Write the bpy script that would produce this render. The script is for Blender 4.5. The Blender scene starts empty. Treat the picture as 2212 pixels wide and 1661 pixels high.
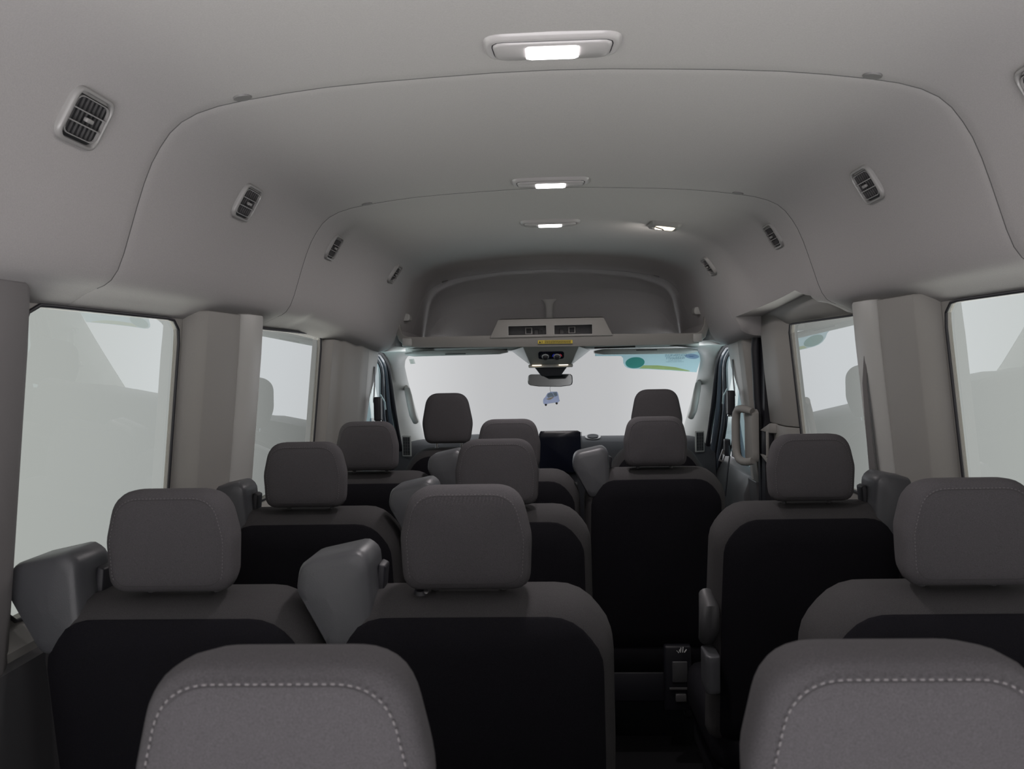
import bpy, math, random
from mathutils import Vector, Matrix
random.seed(4)
sc = bpy.context.scene
COL = sc.collection
PI = math.pi
R = math.radians

# ------------------------------------------------------------------ camera, world, exposure
EYE = Vector((-0.0152, 0.0, 1.38))
cd = bpy.data.cameras.new('camera'); cam = bpy.data.objects.new('camera', cd); COL.objects.link(cam)
right = Vector((0.9988445, 0.04356621, -0.02028941))
up = Vector((0.01894927, 0.03095677, 0.99934108))
fwd = Vector((-0.04416559, 0.99857081, -0.03009546))
cam.matrix_world = Matrix(((right.x, up.x, -fwd.x, EYE.x), (right.y, up.y, -fwd.y, EYE.y), (right.z, up.z, -fwd.z, EYE.z), (0, 0, 0, 1)))
cd.sensor_width = 36; cd.lens = 1800 / 2212 * 36; cd.clip_start = 0.02; cd.clip_end = 100
cd.dof.use_dof = True; cd.dof.focus_distance = 2.6; cd.dof.aperture_fstop = 14
sc.camera = cam
sc.view_settings.view_transform = 'Standard'; sc.view_settings.look = 'None'
sc.view_settings.gamma = 1; sc.view_settings.exposure = 0.0
sc.view_settings.use_curve_mapping = False

REAR = .85          # the lit booth behind the open rear doors
w = bpy.data.worlds.new('studio'); sc.world = w; w.use_nodes = True
nt = w.node_tree; nt.nodes.clear()
N = nt.nodes.new; L = nt.links.new
tc = N('ShaderNodeTexCoord'); sep = N('ShaderNodeSeparateXYZ'); L(tc.outputs['Generated'], sep.inputs[0])
at = N('ShaderNodeMath'); at.operation = 'ARCTAN2'; L(sep.outputs[0], at.inputs[0]); L(sep.outputs[1], at.inputs[1])
ab = N('ShaderNodeMath'); ab.operation = 'ABSOLUTE'; L(at.outputs[0], ab.inputs[0])
dv = N('ShaderNodeMath'); dv.operation = 'DIVIDE'; dv.inputs[1].default_value = PI; L(ab.outputs[0], dv.inputs[0])
rp = N('ShaderNodeValToRGB'); L(dv.outputs[0], rp.inputs[0])
def ramp(stops):
    e = rp.color_ramp.elements
    while len(e) > 1: e.remove(e[-1])
    e[0].position = stops[0][0]; e[0].color = (*stops[0][1], 1)
    for p, c in stops[1:]:
        k = e.new(p); k.color = (*c, 1)
# the studio booth: a mid grey front wall that brightens to the lit side walls, bright behind
ramp([(0.0, (.255, .255, .26)), (.025, (.27, .27, .275)), (.058, (.36, .36, .365)), (.10, (.62, .64, .68)), (.14, (.80, .83, .88)),
      (.25, (.80, .83, .84)), (.5, (.80, .82, .80)), (.62, (.95, .92, .93)), (.75, (.95, .92, .93)), (1.0, (.95, .92, .93))])
bst = N('ShaderNodeMapRange'); bst.interpolation_type = 'SMOOTHSTEP'; bst.inputs[1].default_value = .55; bst.inputs[2].default_value = .75
bst.inputs[3].default_value = 1.0; bst.inputs[4].default_value = REAR; L(dv.outputs[0], bst.inputs[0])
# low world glow, added out of view to light the ceiling from below
mr = N('ShaderNodeMapRange'); mr.inputs[1].default_value = -.50; mr.inputs[2].default_value = -.27
mr.inputs[3].default_value = 7.0; mr.inputs[4].default_value = 1.0; L(sep.outputs[2], mr.inputs[0])
bg = N('ShaderNodeBackground'); L(rp.outputs[0], bg.inputs[0])
ml = N('ShaderNodeMath'); ml.operation = 'MULTIPLY'; ml.inputs[1].default_value = 2.0; L(mr.outputs[0], ml.inputs[0])
# scales the world light behind the open doors, weighted below the horizon
fl = N('ShaderNodeMapRange'); fl.interpolation_type = 'SMOOTHSTEP'; fl.inputs[1].default_value = -.45; fl.inputs[2].default_value = .05
fl.inputs[3].default_value = 1.35; fl.inputs[4].default_value = 1.0; L(sep.outputs[2], fl.inputs[0])
bb = N('ShaderNodeMath'); bb.operation = 'SUBTRACT'; bb.inputs[1].default_value = 1.0; L(bst.outputs[0], bb.inputs[0])
bc = N('ShaderNodeMath'); bc.operation = 'MULTIPLY_ADD'; bc.inputs[2].default_value = 1.0; L(bb.outputs[0], bc.inputs[0]); L(fl.outputs[0], bc.inputs[1])
m2 = N('ShaderNodeMath'); m2.operation = 'MULTIPLY'; L(ml.outputs[0], m2.inputs[0]); L(bc.outputs[0], m2.inputs[1]); L(m2.outputs[0], bg.inputs[1])
wo = N('ShaderNodeOutputWorld'); L(bg.outputs[0], wo.inputs[0])

# ------------------------------------------------------------------ materials
MATS = {}
def mat(name, col, rough=.6, metal=0, noise=0, nscale=300, bump=0, emit=0, coat=0, spec=.5, alt=None):
    m = bpy.data.materials.new(name); m.use_nodes = True
    t = m.node_tree; b = t.nodes['Principled BSDF']
    b.inputs['Base Color'].default_value = (*col, 1); b.inputs['Roughness'].default_value = rough
    b.inputs['Metallic'].default_value = metal; b.inputs['Specular IOR Level'].default_value = spec
    b.inputs['Coat Weight'].default_value = coat
    if noise or bump:
        c = t.nodes.new('ShaderNodeTexCoord'); n = t.nodes.new('ShaderNodeTexNoise')
        n.inputs['Scale'].default_value = nscale; n.inputs['Detail'].default_value = 3
        t.links.new(c.outputs['Object'], n.inputs['Vector'])
        if noise:
            mx = t.nodes.new('ShaderNodeMixRGB'); mx.blend_type = 'MIX'
            mx.inputs[1].default_value = (*[v * (1 - noise) for v in col], 1)
            mx.inputs[2].default_value = (*[v * (1 + noise) for v in (alt or col)], 1)
            t.links.new(n.outputs['Fac'], mx.inputs[0]); t.links.new(mx.outputs[0], b.inputs['Base Color'])
        if bump:
            bp = t.nodes.new('ShaderNodeBump'); bp.inputs['Strength'].default_value = bump; bp.inputs['Distance'].default_value = .001
            t.links.new(n.outputs['Fac'], bp.inputs['Height']); t.links.new(bp.outputs[0], b.inputs['Normal'])
    if emit:
        b.inputs['Emission Color'].default_value = (*col, 1); b.inputs['Emission Strength'].default_value = emit
    MATS[name] = m
    return m
HEAD = mat('headliner_cloth', (.425, .412, .412), .95, noise=.12, nscale=420, bump=.25, spec=.1)
SEAM = mat('seam_shadow_line', (.10, .10, .10), .95)  # dark tube colour stands in for the shadow line of the headliner seams
TRIM = mat('trim_plastic', (.285, .277, .262), .55, noise=.04, nscale=500, bump=.12, spec=.35)
TRIMW = mat('pale_trim_plastic', (.43, .43, .415), .45, noise=.03, nscale=500, bump=.08)
CHAR = mat('charcoal_plastic', (.07, .07, .074), .45, noise=.08, nscale=600, bump=.2)
GUIDE = mat('guide_plastic', (.075, .077, .084), .38, noise=.06, nscale=700, bump=.25)
SEAT = mat('seat_cloth', (.082, .078, .083), .95, noise=.45, nscale=900, bump=.6, spec=.15)
SEATD = mat('seat_cloth_dark', (.05, .047, .05), .95)
SEATG = mat('seat_gusset_cloth', (.056, .054, .056), .95, noise=.4, nscale=900, bump=.6, spec=.15)
BACK = mat('shaded_seat_cloth', (.010, .0095, .0125), .8, noise=.5, nscale=600, bump=.4, spec=.12)  # seat cloth coloured near black for the shade on backs and cushions
THREAD = mat('thread', (.19, .18, .185), .9)
FAINT = mat('less_lit_thread', (.13, .125, .13), .9)  # same thread as the nearest row, lower light put into its colour
RUB = mat('rubber', (.012, .012, .017), .5)
DOORGREY = mat('door_frame_paint', (.10, .12, .15), .3, coat=.3)
CHROME = mat('chrome', (.75, .75, .76), .18, metal=1)
VENT = mat('vent_plastic', (.30, .295, .29), .33, spec=.6)
VDARK = mat('vent_inner', (.022, .022, .025), .6)
VFIN = mat('vent_fin', (.09, .088, .09), .5)
CARPET = mat('carpet', (.02, .02, .022), 1, noise=.5, nscale=900, bump=.8, spec=.05)
DASH = mat('dash_plastic', (.03, .031, .038), .6, noise=.2, nscale=500, bump=.2)
SCREEN = mat('screen_glass', (.01, .012, .022), .22)
PLUG = mat('plug_plastic', (.19, .187, .187), .5)
YEL = mat('warning_yellow', (.62, .47, .03), .5)
INK = mat('label_ink', (.03, .03, .02), .6)
WHITE = mat('white_print', (.8, .8, .8), .5)
MIRR = mat('mirror_glass', (.30, .32, .32), .06, metal=1)
BLUEM = mat('blue_mark', (.03, .05, .7), .4, emit=.25)
REDM = mat('red_mark', (.7, .03, .06), .4, emit=.2)
LAMP = mat('lamp_lens_lit', (1, .95, .95), .3, emit=9)
WARM = mat('map_lamp_lit', (1, .86, .68), .3, emit=1.6)
LENSOFF = mat('lamp_cover', (.44, .425, .43), .3)
PAPER = mat('sticker_paper', (.72, .88, .92), .7)
PGREEN = mat('sticker_green', (.13, .42, .35), .7)
PYEL = mat('sticker_yellow', (.75, .72, .30), .7)
INKB = mat('sticker_print', (.07, .14, .20), .8)
KNOB = mat('knob_rim', (.72, .72, .73), .35)
PBLUE = mat('sticker_blue', (.10, .17, .30), .7)
POVAL = mat('sticker_oval', (.50, .55, .72), .7)
FRBODY = mat('card_blue', (.72, .77, .92), .6)
FRWIN = mat('card_window', (.48, .53, .49), .6)
FRGOLD = mat('card_gold', (.70, .58, .38), .6)
for m in (PAPER, PGREEN, PYEL, PBLUE, POVAL, FRBODY, FRWIN, FRGOLD):     # thin card: daylight comes through it
    t = m.node_tree; b = t.nodes['Principled BSDF']; o = t.nodes['Material Output']
    tr = t.nodes.new('ShaderNodeBsdfTranslucent'); tr.inputs[0].default_value = b.inputs['Base Color'].default_value
    mx = t.nodes.new('ShaderNodeMixShader'); mx.inputs[0].default_value = .6
    t.links.new(b.outputs[0], mx.inputs[1]); t.links.new(tr.outputs[0], mx.inputs[2]); t.links.new(mx.outputs[0], o.inputs[0])

CLR = mat('clear_label', (.88, .95, .92), .6)
CLRP = mat('clear_label_print', (.45, .62, .56), .6)
WEB = mat('belt_webbing', (.14, .135, .135), .8)
TRIMD = mat('grey_trim_plastic', (.16, .153, .155), .6, noise=.04, nscale=500, bump=.1)
for m in (PAPER, PGREEN, PYEL, POVAL, CLR, CLRP):           # printed on clear film
    t = m.node_tree; o = t.nodes['Material Output']; src = o.inputs[0].links[0].from_socket
    tp = t.nodes.new('ShaderNodeBsdfTransparent'); tp.inputs[0].default_value = t.nodes['Principled BSDF'].inputs['Base Color'].default_value
    mx = t.nodes.new('ShaderNodeMixShader'); mx.inputs[0].default_value = .62
    t.links.new(src, mx.inputs[1]); t.links.new(tp.outputs[0], mx.inputs[2]); t.links.new(mx.outputs[0], o.inputs[0])

def glass(name, tint, ior, gain=1.0, rough=.0):
    m = bpy.data.materials.new(name); m.use_nodes = True; t = m.node_tree; t.nodes.clear()
    o = t.nodes.new('ShaderNodeOutputMaterial'); mx = t.nodes.new('ShaderNodeMixShader')
    tr = t.nodes.new('ShaderNodeBsdfTransparent'); tr.inputs[0].default_value = (*tint, 1)
    gl = t.nodes.new('ShaderNodeBsdfGlossy'); gl.inputs['Roughness'].default_value = rough
    fr = t.nodes.new('ShaderNodeLayerWeight'); fr.inputs[0].default_value = .5      # Schlick's reflectance, the same from both sides
    pw = t.nodes.new('ShaderNodeMath'); pw.operation = 'POWER'; pw.inputs[1].default_value = 5; t.links.new(fr.outputs['Facing'], pw.inputs[0])
    r0 = ((ior - 1) / (ior + 1)) ** 2
    mu = t.nodes.new('ShaderNodeMath'); mu.operation = 'MULTIPLY_ADD'; mu.inputs[1].default_value = gain * (1 - r0); mu.inputs[2].default_value = gain * r0; mu.use_clamp = True
    t.links.new(pw.outputs[0], mu.inputs[0]); t.links.new(mu.outputs[0], mx.inputs[0])
    t.links.new(tr.outputs[0], mx.inputs[1]); t.links.new(gl.outputs[0], mx.inputs[2]); t.links.new(mx.outputs[0], o.inputs[0])
    return m
PRIV = glass('privacy_glass', (.275, .28, .255), 1.5, 2.0)
CLEAR = glass('clear_glass', (.95, .96, .96), 1.45, .2)
DOORGL = glass('door_glass', (.31, .41, .425), 1.5, 1.0)

# ------------------------------------------------------------------ mesh helpers
class MB:
    def __init__(s): s.v = []; s.f = []
    def add(s, vs, fs):
        o = len(s.v); s.v += [tuple(v) for v in vs]; s.f += [tuple(i + o for i in f) for f in fs]; return s
    def box(s, x0, x1, y0, y1, z0, z1, M=None):
        vs = [Vector(p) for p in ((x0, y0, z0), (x1, y0, z0), (x1, y1, z0), (x0, y1, z0), (x0, y0, z1), (x1, y0, z1), (x1, y1, z1), (x0, y1, z1))]
        if M: vs = [M @ v for v in vs]
        return s.add(vs, [(0, 3, 2, 1), (4, 5, 6, 7), (0, 1, 5, 4), (1, 2, 6, 5), (2, 3, 7, 6), (3, 0, 4, 7)])
    def loft(s, rings, close=True, caps=True):
        n = len(rings[0]); vs = [p for r in rings for p in r]; fs = []
        m = n if close else n - 1
        for i in range(len(rings) - 1):
            for j in range(m):
                k = (j + 1) % n
                fs.append((i * n + j, i * n + k, (i + 1) * n + k, (i + 1) * n + j))
        if caps and close:
            fs.append(tuple(reversed(range(n)))); fs.append(tuple((len(rings) - 1) * n + j for j in range(n)))
        return s.add(vs, fs)
    def tube(s, pts, r, n=8, close=False):
        pts = [Vector(p) for p in pts]; rings = []; prev = None
        for i, p in enumerate(pts):
            if close: t = pts[(i + 1) % len(pts)] - pts[i - 1]
            else: t = pts[min(i + 1, len(pts) - 1)] - pts[max(i - 1, 0)]
            t.normalize()
            a = prev if prev is not None else (Vector((0, 0, 1)) if abs(t.z) < .9 else Vector((1, 0, 0)))
            a = (a - t * a.dot(t)).normalized(); prev = a; b = t.cross(a)
            rr = r[i] if isinstance(r, (list, tuple)) else r
            rings.append([p + a * math.cos(2 * PI * k / n) * rr + b * math.sin(2 * PI * k / n) * rr for k in range(n)])
        if close: rings.append(rings[0])
        return s.loft(rings, caps=not close)
    def disc(s, c, nrm, r, h, n=20, r2=None):
        c = Vector(c); nrm = Vector(nrm).normalized(); a = nrm.orthogonal().normalized(); b = nrm.cross(a)
        r2 = r if r2 is None else r2
        return s.loft([[c + (a * math.cos(2 * PI * k / n) + b * math.sin(2 * PI * k / n)) * q + nrm * d for k in range(n)] for q, d in ((r, 0), (r2, h))])
    def build(s, name, m, parent=None, smooth=35, bevel=0, seg=2, sub=0, M=None):
        me = bpy.data.meshes.new(name); me.from_pydata([tuple(M @ Vector(v)) for v in s.v] if M else s.v, [], s.f); me.update()
        o = bpy.data.objects.new(name, me); COL.objects.link(o); me.materials.append(m)
        import bmesh
        b = bmesh.new(); b.from_mesh(me); bmesh.ops.recalc_face_normals(b, faces=b.faces); b.to_mesh(me); b.free()
        if smooth:
            for p in me.polygons: p.use_smooth = True
            me.set_sharp_from_angle(angle=R(smooth))
        if bevel:
            q = o.modifiers.new('bevel', 'BEVEL'); q.width = bevel; q.segments = seg; q.limit_method = 'ANGLE'; q.angle_limit = R(40)
            q.harden_normals = False
            for p in me.polygons: p.use_smooth = True
            me.set_sharp_from_angle(angle=R(180))
        if sub:
            q = o.modifiers.new('sub', 'SUBSURF'); q.levels = sub; q.render_levels = sub
        if parent is not None: o.parent = parent
        return o

def tag(o, label=None, cat=None, group=None, kind=None):
    if label: o['label'] = label
    if cat: o['category'] = cat
    if group: o['group'] = group
    if kind: o['kind'] = kind
    return o
def empty(name, loc=(0, 0, 0), rz=0):
    o = bpy.data.objects.new(name, None); COL.objects.link(o); o.location = loc; o.rotation_euler = (0, 0, rz); o.empty_display_size = .05
    return o
def struct(o, label=None): o['kind'] = 'structure'; return tag(o, label)
def copy_tree(o, parent=None):
    c = o.copy(); COL.objects.link(c); c.parent = parent
    for ch in [x for x in KIDS.get(o.name, [])]:
        copy_tree(ch, c)
    return c
KIDS = {}
def index_kids():
    KIDS.clear()
    for o in bpy.data.objects:
        if o.parent: KIDS.setdefault(o.parent.name, []).append(o)

def rpoly(pts, rad, n=6):
    """polygon with rounded corners -> list of 2D points"""
    out = []; m = len(pts)
    for i in range(m):
        p = Vector(pts[i]); a = Vector(pts[i - 1]); b = Vector(pts[(i + 1) % m])
        r = rad[i] if isinstance(rad, (list, tuple)) else rad
        d1 = (a - p).normalized(); d2 = (b - p).normalized()
        ang = d1.angle(d2); t = r / math.tan(ang / 2); t = min(t, (a - p).length * .48, (b - p).length * .48)
        if r <= 0: out.append(tuple(p)); continue
        p1 = p + d1 * t; p2 = p + d2 * t
        for k in range(n + 1):
            u = k / n; out.append(tuple(p1 * (1 - u) ** 2 + p * 2 * u * (1 - u) + p2 * u * u))
    return out
def rrect(w, h, r, n=6): return rpoly([(-w, -h), (w, -h), (w, h), (-w, h)], r, n)
def dist_out(out, k):
    """evenly resample a closed outline into k points"""
    L_ = [0]
    for i in range(len(out)):
        L_.append(L_[-1] + (Vector(out[(i + 1) % len(out)]) - Vector(out[i])).length)
    T = L_[-1]; res = []; j = 0
    for q in range(k):
        d = T * q / k
        while L_[j + 1] < d: j += 1
        u = (d - L_[j]) / max(1e-9, L_[j + 1] - L_[j])
        a = Vector(out[j]); b = Vector(out[(j + 1) % len(out)]); res.append(tuple(a.lerp(b, u)))
    return res
def lerp(a, b, t): return a + (b - a) * t
def interp(tab, x):
    if x <= tab[0][0]: return tab[0][1]
    for (a, va), (b, vb) in zip(tab, tab[1:]):
        if x <= b: return lerp(va, vb, (x - a) / (b - a))
    return tab[-1][1]

# ------------------------------------------------------------------ the shell: headliner
def hp_base():
    return [(0, 1.871), (.1, 1.8695), (.2, 1.8655), (.3, 1.861), (.39, 1.855), (.46, 1.8475), (.53, 1.838), (.58, 1.829), (.617, 1.818), (.645, 1.804), (.666, 1.786), (.684, 1.762),
            (.70, 1.735), (.715, 1.70), (.729, 1.66), (.742, 1.62), (.755, 1.58), (.767, 1.551), (.780, 1.533), (.793, 1.524), (.806, 1.519), (.83, 1.508), (.862, 1.489), (.90, 1.486)]
def hp_front():     # station 3.8, same number of points
    return [(0, 1.845), (.1, 1.8435), (.2, 1.839), (.3, 1.831), (.38, 1.822), (.45, 1.810), (.50, 1.798), (.54, 1.785), (.57, 1.771), (.595, 1.753), (.613, 1.733), (.627, 1.71),
            (.637, 1.685), (.647, 1.655), (.658, 1.62), (.670, 1.58), (.684, 1.54), (.699, 1.505), (.715, 1.475), (.733, 1.448), (.757, 1.432), (.79, 1.425), (.84, 1.43), (.90, 1.44)]
FB = hp_base(); FF = hp_front()
CAB = [(3.8, 0), (4.0, .018), (4.12, .029), (4.24, .046), (4.33, .068), (4.39, .095), (4.43, .130), (4.46, .175), (4.48, .23), (4.492, .29), (4.50, .385)]
def half(Y, side):
    t = min(1, max(0, (Y - 2.75) / 1.05)); t = t * t * (3 - 2 * t) * .6 + t * .4
    P = [(lerp(a[0], b[0], t), lerp(a[1], b[1], t)) for a, b in zip(FB, FF)]
    if side > 0:                                       # cut-out above the sliding side door
        zc = interp([(2.38, 1.40), (2.45, 1.50), (2.52, 1.545), (2.64, 1.577), (3.33, 1.53), (3.37, 1.40)], Y)
        if 2.38 < Y < 3.365:
            Q = []; cut = None
            for i, (x, z) in enumerate(P):
                if z >= zc or i < 12: Q.append((x, z)); last = i
                else:
                    if cut is None:
                        x0, z0 = P[i - 1]; u = (z0 - zc) / max(1e-6, z0 - z); cut = (lerp(x0, x, u), i)
                    k = (i - cut[1]) / max(1, len(P) - 1 - cut[1]); Q.append((lerp(cut[0], .93, k), zc))
            P = Q
    if Y > 3.8:                                        # over the cab the side panels stop above the shelf
        d = interp(CAB, Y); Q = []
        for i, (x, z) in enumerate(P):
            nz = 1.45 + max(0, z - 1.45) * (1 - d / .39)
            kx = 1 - .10 * (d / .385) ** 1.5 * (1 if i < 14 else .4)
            Q.append((min(x * kx, .715), nz))
        P = Q
    return P
seams = (1.438, 2.4176, 4.10)
Ys = []
y = -1.0
while y < 4.50:
    Ys.append(round(y, 4)); y += .07
Ys += [4.38, 4.41, 4.43, 4.45, 4.46, 4.475, 4.483, 4.49, 4.495, 4.50, 3.79, 3.801, 2.38, 2.381, 2.45, 2.52, 2.64, 3.33, 3.364, 3.366]
rows = []
for Y in Ys:
    if min(abs(Y - s_) for s_ in seams) < .031 or Y > 4.502: continue
    rows.append((Y, 0))
for s_ in seams:
    g = .0038 if s_ < 4 else .0005
    for dy, off in ((-.03, 0), (-.004, 0), (-.0011, .2), (-.0009, 1.4), (.0009, 1.4), (.0011, .2), (.004, 0), (.03, 0)):
        rows.append((s_ + dy, off * g))
rows.sort()
def offset_profile(P, d):
    out = []
    for i in range(len(P)):
        a = Vector(P[max(0, i - 1)]); b = Vector(P[min(len(P) - 1, i + 1)]); t = (b - a)
        if t.length < 1e-6: out.append(P[i]); continue
        t.normalize(); n = Vector((-t.y, t.x))          # outward
        out.append((P[i][0] + n.x * -d * -1, P[i][1] + n.y * d))
    return out
mb = MB(); rings = []
for Y, off in rows:
    l = offset_profile(half(Y, -1), off); r = offset_profile(half(Y, 1), off)
    rings.append([(-x, Y, z) for x, z in reversed(l)] + [(x, Y, z) for x, z in r[1:]])
mb.loft(rings, close=False)
ceiling = struct(mb.build('ceiling', HEAD, smooth=50))
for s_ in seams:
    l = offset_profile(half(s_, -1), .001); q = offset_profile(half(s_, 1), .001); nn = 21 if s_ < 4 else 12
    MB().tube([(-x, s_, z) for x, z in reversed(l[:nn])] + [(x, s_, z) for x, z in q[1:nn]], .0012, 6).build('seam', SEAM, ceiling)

def surf(Y, side, z):
    """point and inward normal on the headliner side"""
    P = half(Y, side)
    for i in range(len(P) - 1):
        if P[i][1] >= z >= P[i + 1][1]:
            u = (P[i][1] - z) / max(1e-6, P[i][1] - P[i + 1][1]); x = lerp(P[i][0], P[i + 1][0], u)
            a = Vector(P[max(0, i - 1)]); b = Vector(P[min(len(P) - 1, i + 2)]); t = (a - b).normalized()
            tu = Vector((side * t.x, 0, t.y))
            n = Vector((-side * t.y, 0, t.x))
            if n.x * side > 0: n = -n
            return Vector((side * x, Y, z)), tu, n
def ceil_z(Y, x):
    P = half(Y, 1)
    for a, b in zip(P, P[1:]):
        if a[0] <= abs(x) <= b[0]: return lerp(a[1], b[1], (abs(x) - a[0]) / (b[0] - a[0]))

# ------------------------------------------------------------------ side walls, pillars, windows
def gx(z): return .862 + max(0, 1.49 - z) * .105
def wallpt(s, off, Y, z): return (s * (gx(z) - off), Y, z)
def bay(mbx, s, y0, y1, z0, z1, hole, off=0):
    """wall sheet with a rounded opening; hole = (y0,y1,z0,z1,r)"""
    a, b, c, d, r = hole
    inn = dist_out(rpoly([(a, c), (b, c), (b, d), (a, d)], r, 8), 64)
    cx, cz = (a + b) / 2, (c + d) / 2; out = []
    for (py, pz) in inn:
        dx, dz = py - cx, pz - cz; k = 1e9
        if dx > 1e-9: k = min(k, (y1 - cx) / dx)
        if dx < -1e-9: k = min(k, (y0 - cx) / dx)
        if dz > 1e-9: k = min(k, (z1 - cz) / dz)
        if dz < -1e-9: k = min(k, (z0 - cz) / dz)
        out.append((cx + dx * k, cz + dz * k))
    n = len(inn)
    vs = [wallpt(s, off, *p) for p in out] + [wallpt(s, off, *p) for p in inn] + [wallpt(s, off - .010, *p) for p in inn]
    fs = []
    for i in range(n):
        j = (i + 1) % n; fs += [(i, j, n + j, n + i), (n + i, n + j, 2 * n + j, 2 * n + i)]
    for cy, cz_ in ((y0, z0), (y1, z0), (y1, z1), (y0, z1)):
        k = min(range(n), key=lambda i: (out[i][0] - cy) ** 2 + (out[i][1] - cz_) ** 2)
        best = [i for i in (k - 1, k)][0]
    mbx.add(vs, fs)
    return inn
def window(idx, s, hole, off=-.006, gm=PRIV, seal=True):
    a, b, c, d, r = hole
    e = empty('window_%d' % idx, (s * gx((c + d) / 2), (a + b) / 2, c)); struct(e)
    inv = Matrix.Translation(-Vector(e.location))
    nz = 8
    out = dist_out(rpoly([(a, c), (b, c), (b, d), (a, d)], r, 8), 64)
    # pane as a fan of rings so that it follows the lean of the side
    cy, cz = (a + b) / 2, (c + d) / 2
    m = MB()
    rings = [[wallpt(s, off, cy + (p[0] - cy) * k, cz + (p[1] - cz) * k) for p in out] for k in (1.02, .66, .33, .02)]
    m.loft(rings, caps=False); m.add([wallpt(s, off, cy + (p[0] - cy) * .02, cz + (p[1] - cz) * .02) for p in out], [tuple(range(len(out)))])
    m.build('glass_pane', gm, e, M=inv, smooth=30)
    if seal:
        MB().tube([wallpt(s, .001, *p) for p in out], .0036, 8, close=True).build('window_seal', RUB, e, M=inv)
    return e
win_i = 1
holes = {-1: [(.12, 1.10, .96, 1.487, .05), (1.315, 1.890, .955, 1.487, .055), (2.36, 3.095, .955, 1.487, .055)],
         1: [(.12, 1.10, .96, 1.487, .05), (1.315, 1.890, .955, 1.487, .055)]}
for s, nm in ((-1, 'left'), (1, 'right')):
    m = MB()
    edges = [-1.0, 1.2, 2.1, 3.2] if s < 0 else [-1.0, 1.2, 2.1]
    for (y0, y1), h in zip(zip(edges, edges[1:]), holes[s]):
        bay(m, s, y0, y1, -.02, 1.50, h)
    for h in holes[s]:
        window(win_i, s, h); win_i += 1
    if s < 0: m.add([wallpt(s, 0, *p) for p in ((3.2, -.02), (3.78, -.02), (3.78, .9), (3.2, .9))] + [wallpt(s, 0, *p) for p in ((3.2, 1.5), (3.7, 1.5))], [(0, 1, 2, 3), (3, 2, 5, 4)])
    else: m.add([wallpt(s, 0, *p) for p in ((2.1, -.02), (2.40, -.02), (2.40, 1.5), (2.1, 1.5))], [(0, 1, 2, 3)])
    struct(m.build('wall_' + nm, TRIM, smooth=30))
    # dark lower lining with a ledge under the windows
    lo = MB(); y1 = 3.8 if s < 0 else 2.40
    sec = [(-.03, .0), (.075, .0), (.075, .30), (.05, .78), (.045, .90), (.02, .915), (-.03, .915)]
    lo.loft([[(s * (gx(z) - o), Y, z) for o, z in sec] for Y in (-1.0, 1.25, 2.1, y1)])
    struct(lo.build('trim_%d' % (1 if s < 0 else 2), CHAR, smooth=30))
    sill = MB(); sec = [(-.03, .9), (.03, .9), (.035, .925), (.012, .95), (-.03, .955)]
    sill.loft([[(s * (gx(z) - o), Y, z) for o, z in sec] for Y in (-1.0, 2.1, y1)])
    struct(sill.build('trim_%d' % (3 if s < 0 else 4), TRIM, smooth=30))

def pillar(name, s, sec, z0, z1, m, steps=6, bulge=0):
    mb_ = MB(); rr = []
    for i in range(steps + 1):
        z = lerp(z0, z1, i / steps)
        rr.append([wallpt(s, o, Y, z) for o, Y in sec])
    mb_.loft(rr); return struct(mb_.build(name, m, smooth=25, bevel=.004))
pn = 5
for s in (-1, 1):
    pillar('trim_%d' % pn, s, [(-.02, 1.13), (.03, 1.14), (.045, 1.17), (.045, 1.255), (.03, 1.29), (-.02, 1.30)], .9, 1.515, TRIMD); pn += 1
    pillar('trim_%d' % pn, s, [(-.02, 1.905), (.012, 1.908), (.05, 1.935), (.054, 2.10), (.052, 2.135), (.0, 2.14), (-.02, 2.14)], .9, 1.51, TRIM); pn += 1
    # the belt cover in front of it, a touch prouder and smoother
    pillar('trim_%d' % pn, s, [(-.02, 2.135), (.05, 2.137), (.068, 2.16), (.070, 2.25), (.05, 2.31), (.0, 2.345), (-.02, 2.345)], .9, 1.513, TRIMW); pn += 1
# B pillars
pillar('trim_%d' % pn, -1, [(-.02, 3.11), (.012, 3.115), (.035, 3.14), (.038, 3.24), (.05, 3.26), (.058, 3.42), (.074, 3.46), (.076, 3.60), (-.02, 3.60)], .84, 1.47, TRIM); pn += 1
pillar('trim_%d' % pn, 1, [(-.02, 3.50), (.05, 3.505), (.074, 3.52), (.076, 3.60), (-.02, 3.60)], .84, 1.45, TRIM); pn += 1
for s in (-1, 1):       # the pale forward edge of each B pillar narrows to the waist
    m = MB(); rr = []
    for z, y1 in ((.30, 3.76), (.84, 3.66), (1.10, 3.665), (1.22, 3.70), (1.33, 3.80), (1.47, 3.82)):
        rr.append([wallpt(s, -.02, 3.595, z), wallpt(s, .075, 3.595, z), wallpt(s, .078, y1 - .03, z), wallpt(s, .062, y1, z), wallpt(s, -.02, y1, z)])
    m.loft(rr); struct(m.build('trim_%d' % pn, TRIMW, smooth=25, bevel=.004)); pn += 1
    pillar('trim_%d' % pn, s, [(-.02, 3.11 if s < 0 else 3.50), (.07, 3.13 if s < 0 else 3.515), (.084, 3.18 if s < 0 else 3.53), (.086, 3.66), (.06, 3.70), (-.02, 3.70)], .02, .845, CHAR); pn += 1

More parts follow.
